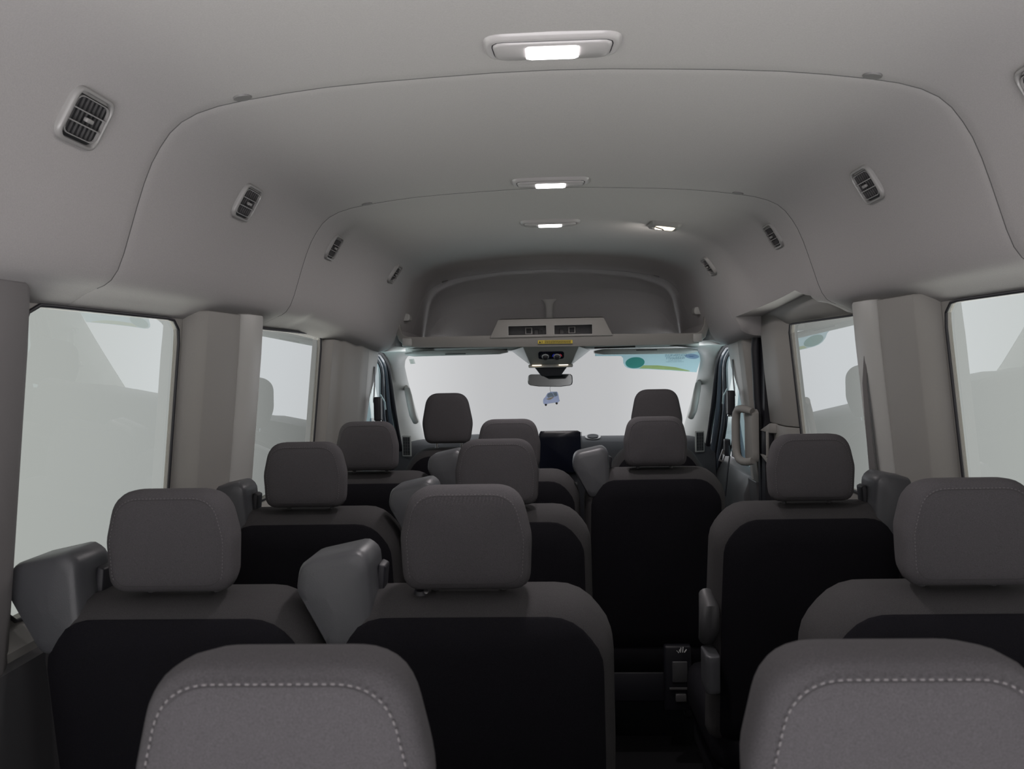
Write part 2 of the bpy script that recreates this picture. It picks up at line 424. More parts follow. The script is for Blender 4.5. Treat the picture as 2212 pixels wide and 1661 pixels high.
# sliding side door on the right: frame with facets round its window, black seal, recessed pull
dr = empty('door_1', (.9, 2.9, 0)); struct(dr)
Mi = Matrix.Translation((-.9, -2.9, 0))
m = MB()
h3 = (2.36, 3.085, .955, 1.487, .03)
bay(m, 1, 2.33, 3.46, -.02, 1.60, h3, off=-.006)
m.build('door_panel', TRIM, dr, M=Mi, smooth=30)
m = MB()
sec = [(-.02, 3.10), (.0, 3.105), (.03, 3.17), (.034, 3.20), (.038, 3.36), (.02, 3.40), (-.02, 3.40)]
m.loft([[wallpt(1, o, Y, z) for o, Y in sec] for z in (-.01, .5, .96)]); m.loft([[wallpt(1, o, Y, z) for o, Y in sec] for z in (1.108, 1.3, 1.545)])
m.build('front_rail', TRIM, dr, M=Mi, smooth=25, bevel=.004)
m = MB()
m.loft([[wallpt(1, o, Y, z) for o, Y in sec] for z in (.963, 1.03, 1.105)])
m.build('front_rail', TRIM, dr, M=Mi, smooth=25, bevel=.003)
m = MB()
sec = [(-.03, 1.485), (.0, 1.492), (.035, 1.53), (.04, 1.545), (.045, 1.61), (-.03, 1.61)]
m.loft([[(gx(1.49) - o, Y, z) for o, z in sec] for Y in (2.30, 2.8, 3.34)])
m.build('header', TRIM, dr, M=Mi, smooth=25, bevel=.004)
m = MB()        # recessed pull: dark pocket with sloped pale lips above and below
m.box(.846, .872, 3.33, 3.43, .975, 1.070); m.build('handle_pocket', RUB, dr, M=Mi, bevel=.003)
m = MB()
for z0, z1, zi in ((1.070, 1.11, 1.105), (.935, .975, .94)):
    zt, zl = (z1, z0) if zi > 1 else (z0, z1)
    m.add([(.875, 3.28, zt), (.845, 3.30, zt), (.838, 3.43, zl), (.875, 3.44, zl), (.875, 3.28, zl), (.845, 3.31, zl)], [(0, 1, 5, 4), (1, 2, 5), (0, 4, 3), (0, 3, 2, 1), (4, 5, 2, 3)])
m.box(.838, .850, 3.322, 3.330, .97, 1.075)
m.build('handle_surround', TRIM, dr, M=Mi, bevel=.003)
e = window(win_i, 1, h3, off=-.012); win_i += 1
# black seal between the door and the B pillar
m = MB()
m.tube([(.835, 3.32, 1.585), (.838, 3.40, 1.565), (.842, 3.45, 1.52), (.835, 3.46, 1.40), (.842, 3.46, 1.20), (.862, 3.455, .95), (.87, 3.45, .6), (.87, 3.45, .1)], .019, 10)
m.box(.85, .93, 3.39, 3.50, .1, 1.57)
m.box(.85, .93, 2.34, 3.42, 1.575, 1.59)
struct(m.build('trim_%d' % pn, RUB, smooth=40)); pn += 1
# closing face of the headliner at the forward end of the door cut-out
m = MB()
P = [p for p in half(3.372, 1) if p[1] < 1.60] + [(.90, 1.58)]
m.add([(x, 3.367, z) for x, z in P], [tuple(range(len(P)))]); m.box(.86, .93, 3.368, 3.40, 1.46, 1.60)
struct(m.build('trim_%d' % pn, HEAD)); pn += 1
# headliner front lips curl outward behind the B pillars
for s in (-1, 1):
    m = MB(); rr = []
    P = [p for p in half(3.795, s) if p[1] < 1.66]
    for k, (dy, o) in enumerate(((0, 0), (.012, .002), (.022, .010), (.027, .022), (.027, .06))):
        Q = offset_profile(P, o); rr.append([(s * x, 3.795 + dy, z) for x, z in Q])
    m.loft(rr, close=False); struct(m.build('trim_%d' % pn, HEAD, smooth=60)); pn += 1

# ------------------------------------------------------------------ floor
struct(MB().box(-1.0, 1.0, -1.0, 5.05, -.04, 0).build('floor', CARPET))

# ------------------------------------------------------------------ front: A pillars, windscreen, doors
def wsY(z): return 4.25 + (1.40 - z) * 1.383
SE = [(.80, 3.78, 1.428), (.80, 3.87, 1.422), (.80, 3.96, 1.397), (.80, 4.02, 1.372), (.80, 4.07, 1.335), (.80, 4.12, 1.27), (.80, 4.17, 1.20), (.80, 4.24, 1.11), (.80, 4.31, 1.02), (.80, 4.42, .87), (.80, 4.50, .7)]
WE = [(.60, 1.428), (.70, 1.418), (.735, 1.405), (.752, 1.385), (.763, 1.355), (.766, 1.29), (.766, 1.21), (.764, 1.12), (.760, 1.03), (.754, .93), (.75, .80)]
for s in (-1, 1):
    m = MB(); rr = []
    for (sx, sy, sz), (wx, wz) in zip(SE, WE):
        wy = wsY(wz); row = []
        for k in range(7):
            u = k / 6; b = math.sin(u * PI)
            x = lerp(sx, wx, u) - .028 * b; yy = lerp(sy, wy, u ** 1.1); z = lerp(sz, wz, u)
            row.append((s * x, yy, z))
        row.append((s * (wx + .03), wy + .04, wz)); row.insert(0, (s * (sx + .03), sy + .01, sz))
        rr.append(row)
    m.loft(rr, close=False); struct(m.build('trim_%d' % pn, TRIMW, smooth=60)); pn += 1
    # cab roof side rail above the front door up to the shelf
    m = MB(); rr = []
    for x, z in ((.835, 1.425), (.80, 1.424), (.765, 1.435), (.735, 1.46), (.712, 1.50), (.70, 1.56), (.69, 1.62)):
        rr.append([(s * x, Y, z) for Y in (3.78, 4.0, 4.22, 4.40)])
    m.loft(rr, close=False); struct(m.build('trim_%d' % pn, TRIMW, smooth=60)); pn += 1
# header above the windscreen
m = MB(); m.loft([[(x, 4.20, 1.47), (x, 4.215, 1.432), (x, 4.26, 1.418), (x, 4.30, 1.43), (x, 4.42, 1.50)] for x in (-.74, -.4, 0, .4, .74)], close=False)
struct(m.build('trim_%d' % pn, TRIMW, smooth=60)); pn += 1
ws = empty('window_%d' % win_i, (0, 4.6, .93)); struct(ws); win_i += 1
out = [(x, z) for x, z in WE]; out = [(-x, z) for x, z in reversed(out)][:] + out
m = MB(); m.add([(x * 1.03, wsY(z) + .012, z + .004) for x, z in out], [tuple(range(len(out)))])
m.build('glass_pane', CLEAR, ws, M=Matrix.Translation((0, -4.6, -.93)), smooth=0)
m = MB(); m.tube([(x * 1.01, wsY(z) + .008, z + .003) for x, z in out], .0016, 6)
m.build('window_seal', RUB, ws, M=Matrix.Translation((0, -4.6, -.93)))

dn = 2
for s in (-1, 1):
    # front door seen through its opening: body seal, frame, glass run, glass and panel
    d = empty('door_%d' % dn, (s * .9, 4.0, 0)); struct(d); dn += 1
    Mi = Matrix.Translation((-s * .9, -4.0, 0))
    def run(dx, dy):        # the frame turns outwards as it comes down to the waist
        o_ = []
        for x, y_, z in SE:
            t = min(1, max(0, (1.43 - z) / .35)); o_.append((s * (x + dx * (.35 + .65 * t)), y_ - dy * t ** .8, z + .004 - .25 * dy * (1 - t)))
        return o_
    MB().tube(run(.012, .0), .015, 10).build('body_seal', RUB, d, M=Mi)
    MB().tube(run(.034, .035), .015, 10).build('door_frame', DOORGREY, d, M=Mi)
    MB().tube(run(.046, .062), .008, 8).build('door_seal', RUB, d, M=Mi)
    MB().tube(run(.056, .085), .012, 8).build('door_frame', DOORGREY, d, M=Mi)
    MB().tube(run(.062, .112), .009, 8).build('glass_run', RUB, d, M=Mi)
    g = [(.868 + (1.40 - z) * .06, y_ + .14 - .06 * min(1, (1.43 - z) / .35), z + .05) for x, y_, z in SE[0:10]] + [(.925, 3.66, .80), (.87, 3.66, 1.44)]
    MB().add([(s * x, y_, z) for x, y_, z in g], [tuple(range(len(g)))]).build('glass_pane', DOORGL, d, M=Mi, smooth=0)
    m = MB(); m.loft([[(s * .84, Y, -.01), (s * .84, Y, .76), (s * .87, Y, .84), (s * .93, Y, .855), (s * .95, Y, -.01)] for Y in (3.72, 4.0, 5.0)])
    m.build('door_panel', CHAR, d, M=Mi, bevel=.01)
    m = MB(); m.add([(s * .90, 4.16, 1.10), (s * .91, 4.30, .86), (s * .915, 4.07, .86), (s * .92, 4.16, 1.10), (s * .93, 4.30, .86), (s * .935, 4.07, .86)], [(0, 1, 2), (3, 5, 4), (0, 3, 4, 1), (1, 4, 5, 2), (2, 5, 3, 0)])
    m.build('quarter_cover', DOORGREY, d, M=Mi, bevel=.003)

# outside mirror by the right door
mi = empty('side_mirror', (1.12, 4.30, .84)); tag(mi, 'dark outside mirror beyond the right front door glass', 'mirror')
MB().loft([[(p[0], yy, p[1] + .12) for p in [(q[0] * k, q[1] * k) for q in dist_out(rrect(.075, .11, .03), 24)]] for yy, k in ((-.01, .9), (.0, 1), (.05, .95), (.09, .6))]).build('housing', DASH, mi)
MB().loft([[(p[0] * .86, yy, p[1] * .88 + .12) for p in dist_out(rrect(.075, .11, .03), 24)] for yy in (-.014, -.009)]).build('mirror_glass', MIRR, mi)
MB().tube([(-.17, .02, .02), (-.05, .03, .05)], .018).build('mirror_arm', DASH, mi)

# ------------------------------------------------------------------ dashboard
da = empty('dashboard', (0, 4.6, 0)); tag(da, 'dark dashboard running under the windscreen', 'dashboard')
Mi = Matrix.Translation((0, -4.6, 0))
m = MB(); rr = []
for x in [i * .084 - .84 for i in range(21)]:
    hd = .022 * math.exp(-((x + .42) / .16) ** 4)
    lift = hd + .012 * math.cos(x * 1.6)
    rr.append([(x, 5.02, .80), (x, 5.0, .90), (x, 4.80, .925 + lift * .6), (x, 4.60, .938 + lift), (x, 4.48, .942 + lift), (x, 4.40, .925 + lift), (x, 4.35, .87), (x, 4.33, .72), (x, 4.40, .5), (x, 4.50, .25), (x, 4.60, -.01), (x, 5.02, -.01)])
m.loft(rr); m.build('dash_body', DASH, da, M=Mi, smooth=45)
# centre display standing off the dash
m = MB(); m.loft([[(.035 + p[0] * k, yy, .915 + p[1] * k) for p in dist_out(rrect(.104, .104, .008), 40)] for yy, k in ((4.148, .97), (4.150, 1), (4.162, 1), (4.172, .95))])
sb = m.build('display', SCREEN, da, M=Mi, smooth=40)
m = MB(); m.tube([(.143, 4.152, y_) for y_ in (.815, .9, 1.012)], .0012, 6).build('display_edge', CHROME, da, M=Mi)
m = MB(); m.box(-.06, .13, 4.172, 4.36, .80, .96); m.build('display_stalk', DASH, da, M=Mi, bevel=.01)
m = MB(); m.loft([[(x_, 4.20, .81), (x_, 4.22, .60), (x_, 4.28, .35), (x_, 4.5, .35), (x_, 4.5, .81)] for x_ in (-.16, .23)]); m.build('centre_stack', DASH, da, M=Mi, bevel=.012)
for k in range(2):
    MB().disc((.215 + k * .0, 4.47 + k * .0, .955), (0, -.25, 1), .042 - k * .012, .004 + .004 * k, 28).build('cup_ring', CHROME if k == 0 else DASH, da, M=Mi)
m = MB()
for k in range(5): m.box(-.115 + k * .05, -.08 + k * .05, 4.192, 4.2, .74, .755)
m.build('switch_row', VFIN, da, M=Mi, bevel=.002)
for x0, s in ((-.765, -1), (.757, 1)):        # side demister grille on each dash end
    e = empty('side_vent', (x0, 4.33, .937)); e.rotation_euler = (0, 0, s * .25)
    tag(e, 'dark slatted vent at the foot of the %s windscreen pillar' % ('left' if s < 0 else 'right'), 'vent', 'vents at the dash ends')
    MB().box(-.026, .026, -.004, .004, -.055, .055).build('vent_frame', TRIMW, e, bevel=.004)
    MB().box(-.019, .019, -.0055, -.0035, -.047, .047).build('vent_recess', VDARK, e)
    for k in range(2):
        MB().box(-.008 + k * .012, -.005 + k * .012, -.008, -.004, -.046, .046).build('slat', VFIN, e)
    m = MB()
    for k in range(6): m.box(-.018, .018, -.007, -.005, -.040 + k * .016, -.0385 + k * .016)
    m.build('cross_fin', VFIN, e)
# steering wheel
sw = empty('steering_wheel', (-.43, 4.05, .74)); sw.rotation_euler = (R(-25), 0, 0)
tag(sw, 'dark steering wheel ahead of the left front seat', 'steering wheel')
MB().tube([(.18 * math.cos(a), 0, .18 * math.sin(a)) for a in [2 * PI * k / 40 for k in range(40)]], .014, 10, close=True).build('rim', DASH, sw)
m = MB(); m.loft([[(p[0], yy, p[1]) for p in rrect(.07, .05, .02)] for yy in (-.03, .03)]); m.build('hub', DASH, sw, bevel=.006)
MB().box(-.175, .175, -.008, .008, -.02, .015).build('spoke', DASH, sw, bevel=.004)
MB().tube([(0, .02, 0), (0, .20, .0)], .03).build('column', DASH, sw)

# ------------------------------------------------------------------ overhead shelf, console, mirror
sh = empty('overhead_shelf', (0, 3.75, 1.435)); tag(sh, 'grey overhead storage shelf spanning the cab above the windscreen', 'shelf')
Mi = Matrix.Translation((0, -3.75, -1.435))
outer = [(-.712, 1.60), (-.706, 1.52), (-.690, 1.475), (-.660, 1.446), (-.60, 1.441), (0, 1.432), (.60, 1.430), (.655, 1.434), (.688, 1.462), (.703, 1.51), (.708, 1.59)]
inner = [(-.686, 1.60), (-.682, 1.53), (-.672, 1.502), (-.650, 1.492), (-.60, 1.490), (0, 1.489), (.60, 1.481), (.648, 1.482), (.668, 1.493), (.680, 1.52), (.684, 1.59)]
m = MB(); rr = []
for (ox, oz), (ix, iz) in zip(outer, inner):
    rr.append([(ox, 3.756, oz), (ix, 3.744, iz), (ix * .998, 3.775, iz - .002), (ox, 3.80, oz + .004)])
m.loft(rr); m.build('lip', TRIM, sh, M=Mi, smooth=40, bevel=.003)
m = MB(); m.loft([[(-.70, Y, 1.56), (-.68, Y, 1.475), (-.60, Y, z), (0, Y, z), (.60, Y, z), (.68, Y, 1.475), (.70, Y, 1.56)] for Y, z in ((3.78, 1.468), (4.1, 1.462), (4.46, 1.475))], close=False)
m.build('tray', HEAD, sh, M=Mi, smooth=50)
m = MB(); m.loft([[(x, 3.79, 1.437), (x, 4.0, 1.445), (x, 4.24, 1.462)] for x in (-.66, 0, .66)], close=False); m.build('underside', TRIM, sh, M=Mi)
for s in (-1, 1):       # rounded end brackets
    MB().loft([[(s * .672 + p[0], yy, 1.583 + p[1]) for p in dist_out(rrect(.026, .017, .012), 20)] for yy in (3.80, 3.83, 3.87)]).build('bracket', TRIMW, sh, M=Mi, bevel=.003)
    m = MB(); m.box(s * .63, s * .675, 3.742, 3.76, 1.448, 1.486) if s < 0 else m.box(.63, .672, 3.742, 3.76, 1.440, 1.480)
    m.build('end_cap', TRIMW, sh, M=Mi, bevel=.006)
# raised bin front with two openings
def holed(mbx, f0, f1, us, vs_, skip):
    """cells of a slab between two faces; f(u,v)->point"""
    nu, nv = len(us), len(vs_)
    V0 = [f0(u, v) for v in vs_ for u in us]; V1 = [f1(u, v) for v in vs_ for u in us]; o = len(V0); fs = []
    solid = lambda i, j: 0 <= i < nu - 1 and 0 <= j < nv - 1 and (i, j) not in skip
    for j in range(nv - 1):
        for i in range(nu - 1):
            if not solid(i, j): continue
            a, b, c, d = j * nu + i, j * nu + i + 1, (j + 1) * nu + i + 1, (j + 1) * nu + i
            fs += [(a, b, c, d), (o + d, o + c, o + b, o + a)]
            if not solid(i, j - 1): fs.append((a, o + a, o + b, b))
            if not solid(i + 1, j): fs.append((b, o + b, o + c, c))
            if not solid(i, j + 1): fs.append((c, o + c, o + d, d))
            if not solid(i - 1, j): fs.append((d, o + d, o + a, a))
    mbx.add(V0 + V1, fs)
def bf(u, v, y_):
    k = (v - 1.484) / .073; ex = 1 - .125 * k if abs(u) > .21 else 1
    return (u * ex, y_ + .012 * k, v)
m = MB(); holed(m, lambda u, v: bf(u, v, 3.738), lambda u, v: bf(u, v, 3.76), [-.273, -.194, -.020, .012, .185, .271], [1.478, 1.485, 1.531, 1.560], {(1, 1), (3, 1)})
m.build('bin_front', TRIM, sh, M=Mi, smooth=25, bevel=.002)
m = MB(); m.loft([[(-.236, Y, 1.5595), (-.225, Y, 1.562), (.225, Y, 1.562), (.236, Y, 1.5595)] for Y in (3.745, 3.775, 4.0)], close=False); m.build('bin_top', TRIM, sh, M=Mi)
for x0, x1 in ((-.194, -.020), (.012, .185)):
    c = .5 * (x0 + x1)
    b = MB().box(x0 - .006, x1 + .006, 3.83, 3.84, 1.478, 1.54).build('bin_back', CHAR, sh, M=Mi)
    m = MB()
    for (a0, a1, b0, b1) in ((x0 + .002, x1 - .002, 1.529, 1.531), (x0 + .002, x1 - .002, 1.485, 1.487), (x0, x0 + .002, 1.485, 1.531), (x1 - .002, x1, 1.485, 1.531)): m.box(a0, a1, 3.742, 3.7455, b0, b1)
    m.build('opening_rim', TRIMW, sh, M=Mi)
    sx = x0 + .092 if x0 < 0 else x0 + .082
    m = MB(); m.box(sx - .017, sx + .017, 3.80, 3.83, 1.492, 1.524); q = m.build('socket', VENT, sh, M=Mi, bevel=.002)
    m = MB(); m.box(sx - .011, sx + .011, 3.797, 3.80, 1.497, 1.519); m.build('socket_cover', VDARK, q, bevel=.003, M=Mi)
    m = MB()
    ex = sx + .035 if x0 < 0 else sx - .045
    m.box(ex - .012, ex + .010, 3.812, 3.83, 1.49, 1.515); m.box(ex + .02, ex + .026, 3.812, 3.83, 1.49, 1.508)
    m.build('connector', VFIN, sh, M=Mi, bevel=.002)
# centre post with flared top
m = MB(); m.loft([[(-.006 + p[0] * k, 4.43 + p[1] * .6, z) for p in dist_out(rrect(.019, .014, .006), 20)] for z, k in ((1.47, 1), (1.650, 1), (1.668, 1.12), (1.680, 1.5), (1.688, 2.0), (1.694, 2.2))]); m.build('post', TRIMW, sh, M=Mi, smooth=60)
# warning label on the lip
m = MB(); m.box(-.078, .077, 3.7415, 3.7435, 1.447, 1.4625); lab = m.build('warning_label', YEL, sh, M=Mi @ Matrix.Rotation(.012, 4, 'Y'))
lab['label'] = 'yellow warning label'
m = MB(); m.add([(-.074, 3.740, 1.450), (-.064, 3.740, 1.450), (-.069, 3.740, 1.4595)], [(0, 1, 2)]); m.build('warning_triangle', INK, lab, M=Mi @ Matrix.Rotation(.012, 4, 'Y'), smooth=0)
m = MB(); rnd = random.Random(3)
for r_ in range(4):
    x = -.048
    while x < .068:
        l_ = rnd.uniform(.004, .012); m.box(x, min(x + l_, .070), 3.7404, 3.7412, 1.4492 + r_ * .0031, 1.4508 + r_ * .0031); x += l_ + .0015
m.box(-.061, -.059, 3.7404, 3.7412, 1.450, 1.459); m.box(-.057, -.055, 3.7404, 3.7412, 1.451, 1.458)
m.build('warning_text', INK, lab, M=Mi @ Matrix.Rotation(.012, 4, 'Y'), smooth=0)

co = empty('climate_console', (0, 3.85, 1.35)); tag(co, 'grey overhead climate panel with two chrome knobs under the shelf', 'control panel')
Mi = Matrix.Translation((0, -3.85, -1.35))
V = [(-.131, 3.79, 1.437), (.125, 3.79, 1.434), (.092, 3.90, 1.352), (-.100, 3.90, 1.355), (-.205, 4.22, 1.425), (.200, 4.22, 1.420), (.105, 4.12, 1.352), (-.112, 4.12, 1.355)]
m = MB().add(V, [(0, 1, 2, 3), (4, 7, 6, 5), (0, 4, 5, 1), (3, 2, 6, 7), (0, 3, 7, 4), (1, 5, 6, 2)]); m.build('console_body', TRIM, co, M=Mi, bevel=.004, smooth=0)
pu = Vector((0, 3.79 - 3.90, 1.436 - 1.353)).normalized(); pnv = Vector((0, -pu.z, pu.y)).normalized()
PM = Matrix(((1, 0, 0, 0), (0, pnv.y, pu.y, 0), (0, pnv.z, pu.z, 0), (0, 0, 0, 1)))
if pnv.y > 0: pnv = -pnv; PM = Matrix(((1, 0, 0, 0), (0, pnv.y, pu.y, 0), (0, pnv.z, pu.z, 0), (0, 0, 0, 1)))
PM = Matrix.Translation((-.002, 3.843, 1.397)) @ PM      # local: x, y = out of the panel, z = up the panel
m = MB(); m.loft([[(p[0], yy, p[1]) for p in dist_out(rrect(.059, .029, .014), 32)] for yy in (-.002, .003)]); m.build('control_plate', SCREEN, co, M=Mi @ PM, bevel=.001)
for kx in (-.027, .027):
    k = MB().disc((kx, .003, -.006), (0, 1, 0), .017, .004, 28, .0165).build('knob', KNOB, co, M=Mi @ PM)
    MB().disc((kx, .007, -.006), (0, 1, 0), .0125, .010, 28, .0105).build('knob_cap', VDARK, k, M=Mi @ PM)
m = MB()
for a in range(9): m.box(-.027 + .023 * math.cos(PI * a / 8) - .0008, -.027 + .023 * math.cos(PI * a / 8) + .0008, .003, .0036, -.006 + .023 * math.sin(PI * a / 8), -.004 + .023 * math.sin(PI * a / 8))
m.build('dial_marks', VENT, co, M=Mi @ PM)
MB().tube([(.027 + .021 * math.cos(a), .0035, -.006 + .021 * math.sin(a)) for a in [PI * (.72 + .08 * k) for k in range(5)]], .0014, 6).build('cold_mark', BLUEM, co, M=Mi @ PM)
MB().tube([(.027 + .021 * math.cos(a), .0035, -.006 + .021 * math.sin(a)) for a in [PI * (-.04 + .08 * k) for k in range(5)]], .0014, 6).build('hot_mark', REDM, co, M=Mi @ PM)
for x in (-.070, .055):
    MB().box(x - .022, x + .022, 3.905, 3.925, 1.3475, 1.3515).build('lamp_strip', WARM, co, M=Mi, bevel=.001)
MB().box(-.11, .10, 3.93, 4.10, 1.338, 1.354).build('lamp_housing', TRIMW, co, M=Mi, bevel=.005)
m = MB(); m.loft([[(x0, 4.0, z), (x1, 4.0, z), (x1, 4.16, z), (x0, 4.16, z)] for x0, x1, z in ((-.083, .075, 1.339), (-.075, .067, 1.330), (-.050, .042, 1.296))]); m.build('sensor_cover', DASH, co, M=Mi, bevel=.006)

mr_ = empty('rearview_mirror', (-.007, 4.17, 1.273)); mr_.rotation_euler = (R(-4), R(1.5), R(-6)); tag(mr_, 'rearview mirror hanging below the overhead climate panel', 'mirror')
mo = rpoly([(-.112, .027), (.110, .031), (.112, -.024), (.05, -.033), (-.06, -.033), (-.114, -.026)], [.016, .016, .018, .05, .05, .018], 6)
mo = dist_out(mo, 48)
MB().loft([[(p[0] * k, yy, p[1] * k) for p in mo] for yy, k in ((-.006, .97), (-.004, 1), (.006, 1), (.018, .93), (.026, .7))]).build('housing', RUB, mr_, smooth=50)
MB().loft([[(p[0] * k * .985, yy, p[1] * k * .95) for p in mo] for yy, k in ((-.0075, .985), (-.0055, 1))]).build('mirror_glass', MIRR, mr_)
MB().tube([(0, .02, .01), (0, .03, .045)], .012).build('stem', RUB, mr_)

# scented card shaped like a van, hanging below the mirror
def fpx(px, py): return ((px - 1188) * 4.2 / 1800 / 24.577 * 1 , 0)
fr = empty('air_freshener', (.0, 4.20, 1.141)); tag(fr, 'blue van-shaped scented card hanging below the rearview mirror', 'air freshener')
def card(px, py): return (-.047 + (px - 570) * 9.5e-5, .073 - (py - 410) * 9.5e-5)
ol = [card(*p) for p in ((580, 960), (585, 850), (620, 770), (700, 700), (760, 590), (830, 490), (960, 440), (1010, 415), (1320, 418), (1370, 470), (1410, 640), (1440, 830), (1475, 900), (1440, 940), (1380, 980), (1370, 1040), (1300, 1075), (1250, 1040), (1220, 1000), (820, 1050), (780, 1130), (720, 1155), (670, 1110), (640, 1060), (600, 1050))]
m = MB(); m.loft([[(x, yy, z) for x, z in ol] for yy in (-.001, .001)]); m.build('card', FRBODY, fr, smooth=0)
m = MB()
for P in (((790, 640), (850, 520), (960, 470), (1080, 470), (1190, 700), (1010, 690), (860, 740)), ((1100, 450), (1310, 445), (1350, 640), (1210, 690))):
    q = [card(*p) for p in P]; m.add([(x, -.0016, z) for x, z in q], [tuple(range(len(q)))])
m.build('window_print', FRWIN, fr, smooth=0)
q = [card(*p) for p in ((740, 800), (950, 730), (1150, 690), (1130, 740), (1000, 830), (880, 850))]
MB().add([(x, -.0018, z) for x, z in q], [tuple(range(len(q)))]).build('stripe_print', FRGOLD, fr, smooth=0)
MB().tube([(-.047 + 420 * 9.5e-5, 0, .070), (-.010, -.006, .085), (-.009, -.012, .10)], .0007, 6).build('string', INK, fr)
for c_ in ((725, 1110), (1300, 1040)):
    x, z = card(*c_); MB().disc((x, -.0018, z), (0, -1, 0), .0055, .0006, 16).build('wheel_print', INK, fr)

# sun visors
for s, x0, x1, z0, z1 in ((-1, -.715, -.215, 1.417, 1.420), (1, .21, .705, 1.408, 1.404)):
    v = empty('sun_visor', ((x0 + x1) / 2, 4.10, 1.41)); tag(v, 'pale folded sun visor on the %s side of the windscreen header' % ('left' if s < 0 else 'right'), 'sun visor', 'sun visors above the windscreen')
    m = MB(); rr = []
    n = 12
    for i in range(n + 1):
        u = i / n; x = lerp(x0, x1, u) - (x0 + x1) / 2; z = lerp(z0, z1, u) - 1.41; k = math.sin(PI * min(1, max(0, min(u, 1 - u) * 12 / 2 + .12))) if min(u, 1 - u) < .09 else 1
        k = min(1, .45 + min(u, 1 - u) * 7)
        rr.append([(x, p[0] * (.5 + .5 * k), z + p[1] * k) for p in dist_out(rrect(.07, .0135, .0125), 24)])
    m.loft(rr); m.build('visor_panel', TRIMW, v, smooth=60)
    MB().tube([((x0 - x1) / 2 * s * 1.0, -.02, .018), ((x1 - x0) / 2 * s * -1 * .2, -.02, .020)], .004).build('visor_rod', CHAR, v)
    MB().box(-.05, .05, -.0725, -.0705, .0, .004).build('visor_tab', VDARK, v)

# grab handles on the windscreen pillars
for s, x0 in ((-1, -.735), (1, .733)):
    g = empty('grab_handle', (x0, 4.26, 1.155)); tag(g, 'pale grab handle on the %s windscreen pillar' % ('left' if s < 0 else 'right'), 'grab handle', 'windscreen pillar grab handles')
    pts = [(s * .020, .02, .088), (s * .004, -.026, .080), (-s * .004, -.036, .05), (-s * .012, -.03, .0), (-s * .020, -.02, -.05), (-s * .028, .0, -.078), (-s * .022, .04, -.086)]
    MB().tube(pts, [.010, .016, .0175, .018, .0175, .016, .010], 12).build('grip', TRIMW, g)
    for i in (0, -1):
        MB().disc(Vector(pts[i]) + Vector((0, .03, 0)), (0, -1, 0), .015, .03, 14).build('mount', TRIMW, g)
# large grab handle on the right B pillar
g = empty('grab_handle', (.775, 3.49, 1.05)); tag(g, 'large grey grab handle on the pillar ahead of the sliding door', 'grab handle')
loop = [(.030, -.085, .100), (.015, -.06, .106), (.002, -.025, .108), (-.006, .005, .104), (-.010, .02, .088), (-.012, .026, .06), (-.012, .03, .02), (-.012, .03, -.03), (-.011, .028, -.065), (-.009, .02, -.09), (-.004, .0, -.105), (.004, -.03, -.110), (.016, -.06, -.108), (.030, -.085, -.10)]
MB().tube(loop, [.014, .016] + [.0165] * 3 + [.0175] * 4 + [.0165] * 3 + [.016, .014], 12).build('grip', TRIM, g, smooth=60)
m = MB(); m.loft([[(.022 - p[0] * .15, -.045 + p[0], p[1]) for p in dist_out(rrect(.040, .105, .02), 28)], [(.05 - p[0] * .15, -.045 + p[0], p[1]) for p in dist_out(rrect(.042, .108, .02), 28)]]); m.build('backing_plate', TRIM, g, bevel=.002)

# front seat belts
for s, o in ((-1, -.0), (1, .0)):
    b = empty('seat_belt', (s * .79, 3.70, .76)); tag(b, ('black seat belt with a silver tongue hanging in the right front doorway' if s > 0 else 'black seat belt at the left front door pillar'), 'seat belt')
    Mi = Matrix.Translation((-s * .79, -3.70, -.76))
    def strap(path, w_):
        m = MB(); m.loft([[(s * x, y_ - w_ / 2, z), (s * x, y_ + w_ / 2, z), (s * (x + .002), y_ + w_ / 2, z), (s * (x + .002), y_ - w_ / 2, z)] for x, y_, z in path]); return m
    strap([(.795, 3.72, 1.36), (.798, 3.72, 1.28), (.80, 3.70, 1.20)], .02).build('upper_webbing', RUB, b, M=Mi)
    m = MB(); m.loft([[(s * .775 + p[0], 3.665 + p[1] * 1.2, z) for p in dist_out(rrect(.016, .018, .006), 16)] for z in (1.12, 1.13, 1.185, 1.225)]); m.build('height_adjuster', RUB, b, M=Mi, bevel=.004)
    MB().tube([(s * .77, 3.70, 1.235), (s * .755, 3.72, 1.20), (s * .752, 3.72, 1.165)], .0035, 6).build('guide_loop', CHROME, b, M=Mi)
    MB().box(s * .775 - .014, s * .775 + .014, 3.655, 3.675, 1.112, 1.128).build('anchor_bolt', CHROME, b, M=Mi, bevel=.003)
    strap([(.80, 3.69, 1.11), (.80, 3.74, 1.03), (.80, 3.80, .95), (.80, 3.86, .86), (.80, 3.93, .72)], .022).build('webbing', RUB, b, M=Mi)
    if s > 0:
        m = MB(); m.loft([[(.785 + p[0], 3.80 + p[1], z) for p in dist_out(rrect(.013, .022, .006), 16)] for z in (.925, .95, .99, 1.0)]); m.build('tongue_cover', RUB, b, M=Mi, bevel=.004)
        m = MB(); holed(m, lambda u, v: (.765 + u, 3.79, v), lambda u, v: (.765 + u, 3.793, v), [-.011, -.006, .006, .011], [.90, .908, .935, .955], {(1, 1)}); m.build('tongue', CHROME, b, M=Mi @ Matrix.Translation((.76, 3.79, .93)) @ Matrix.Rotation(.35, 4, 'Y') @ Matrix.Translation((-.76, -3.79, -.93)))

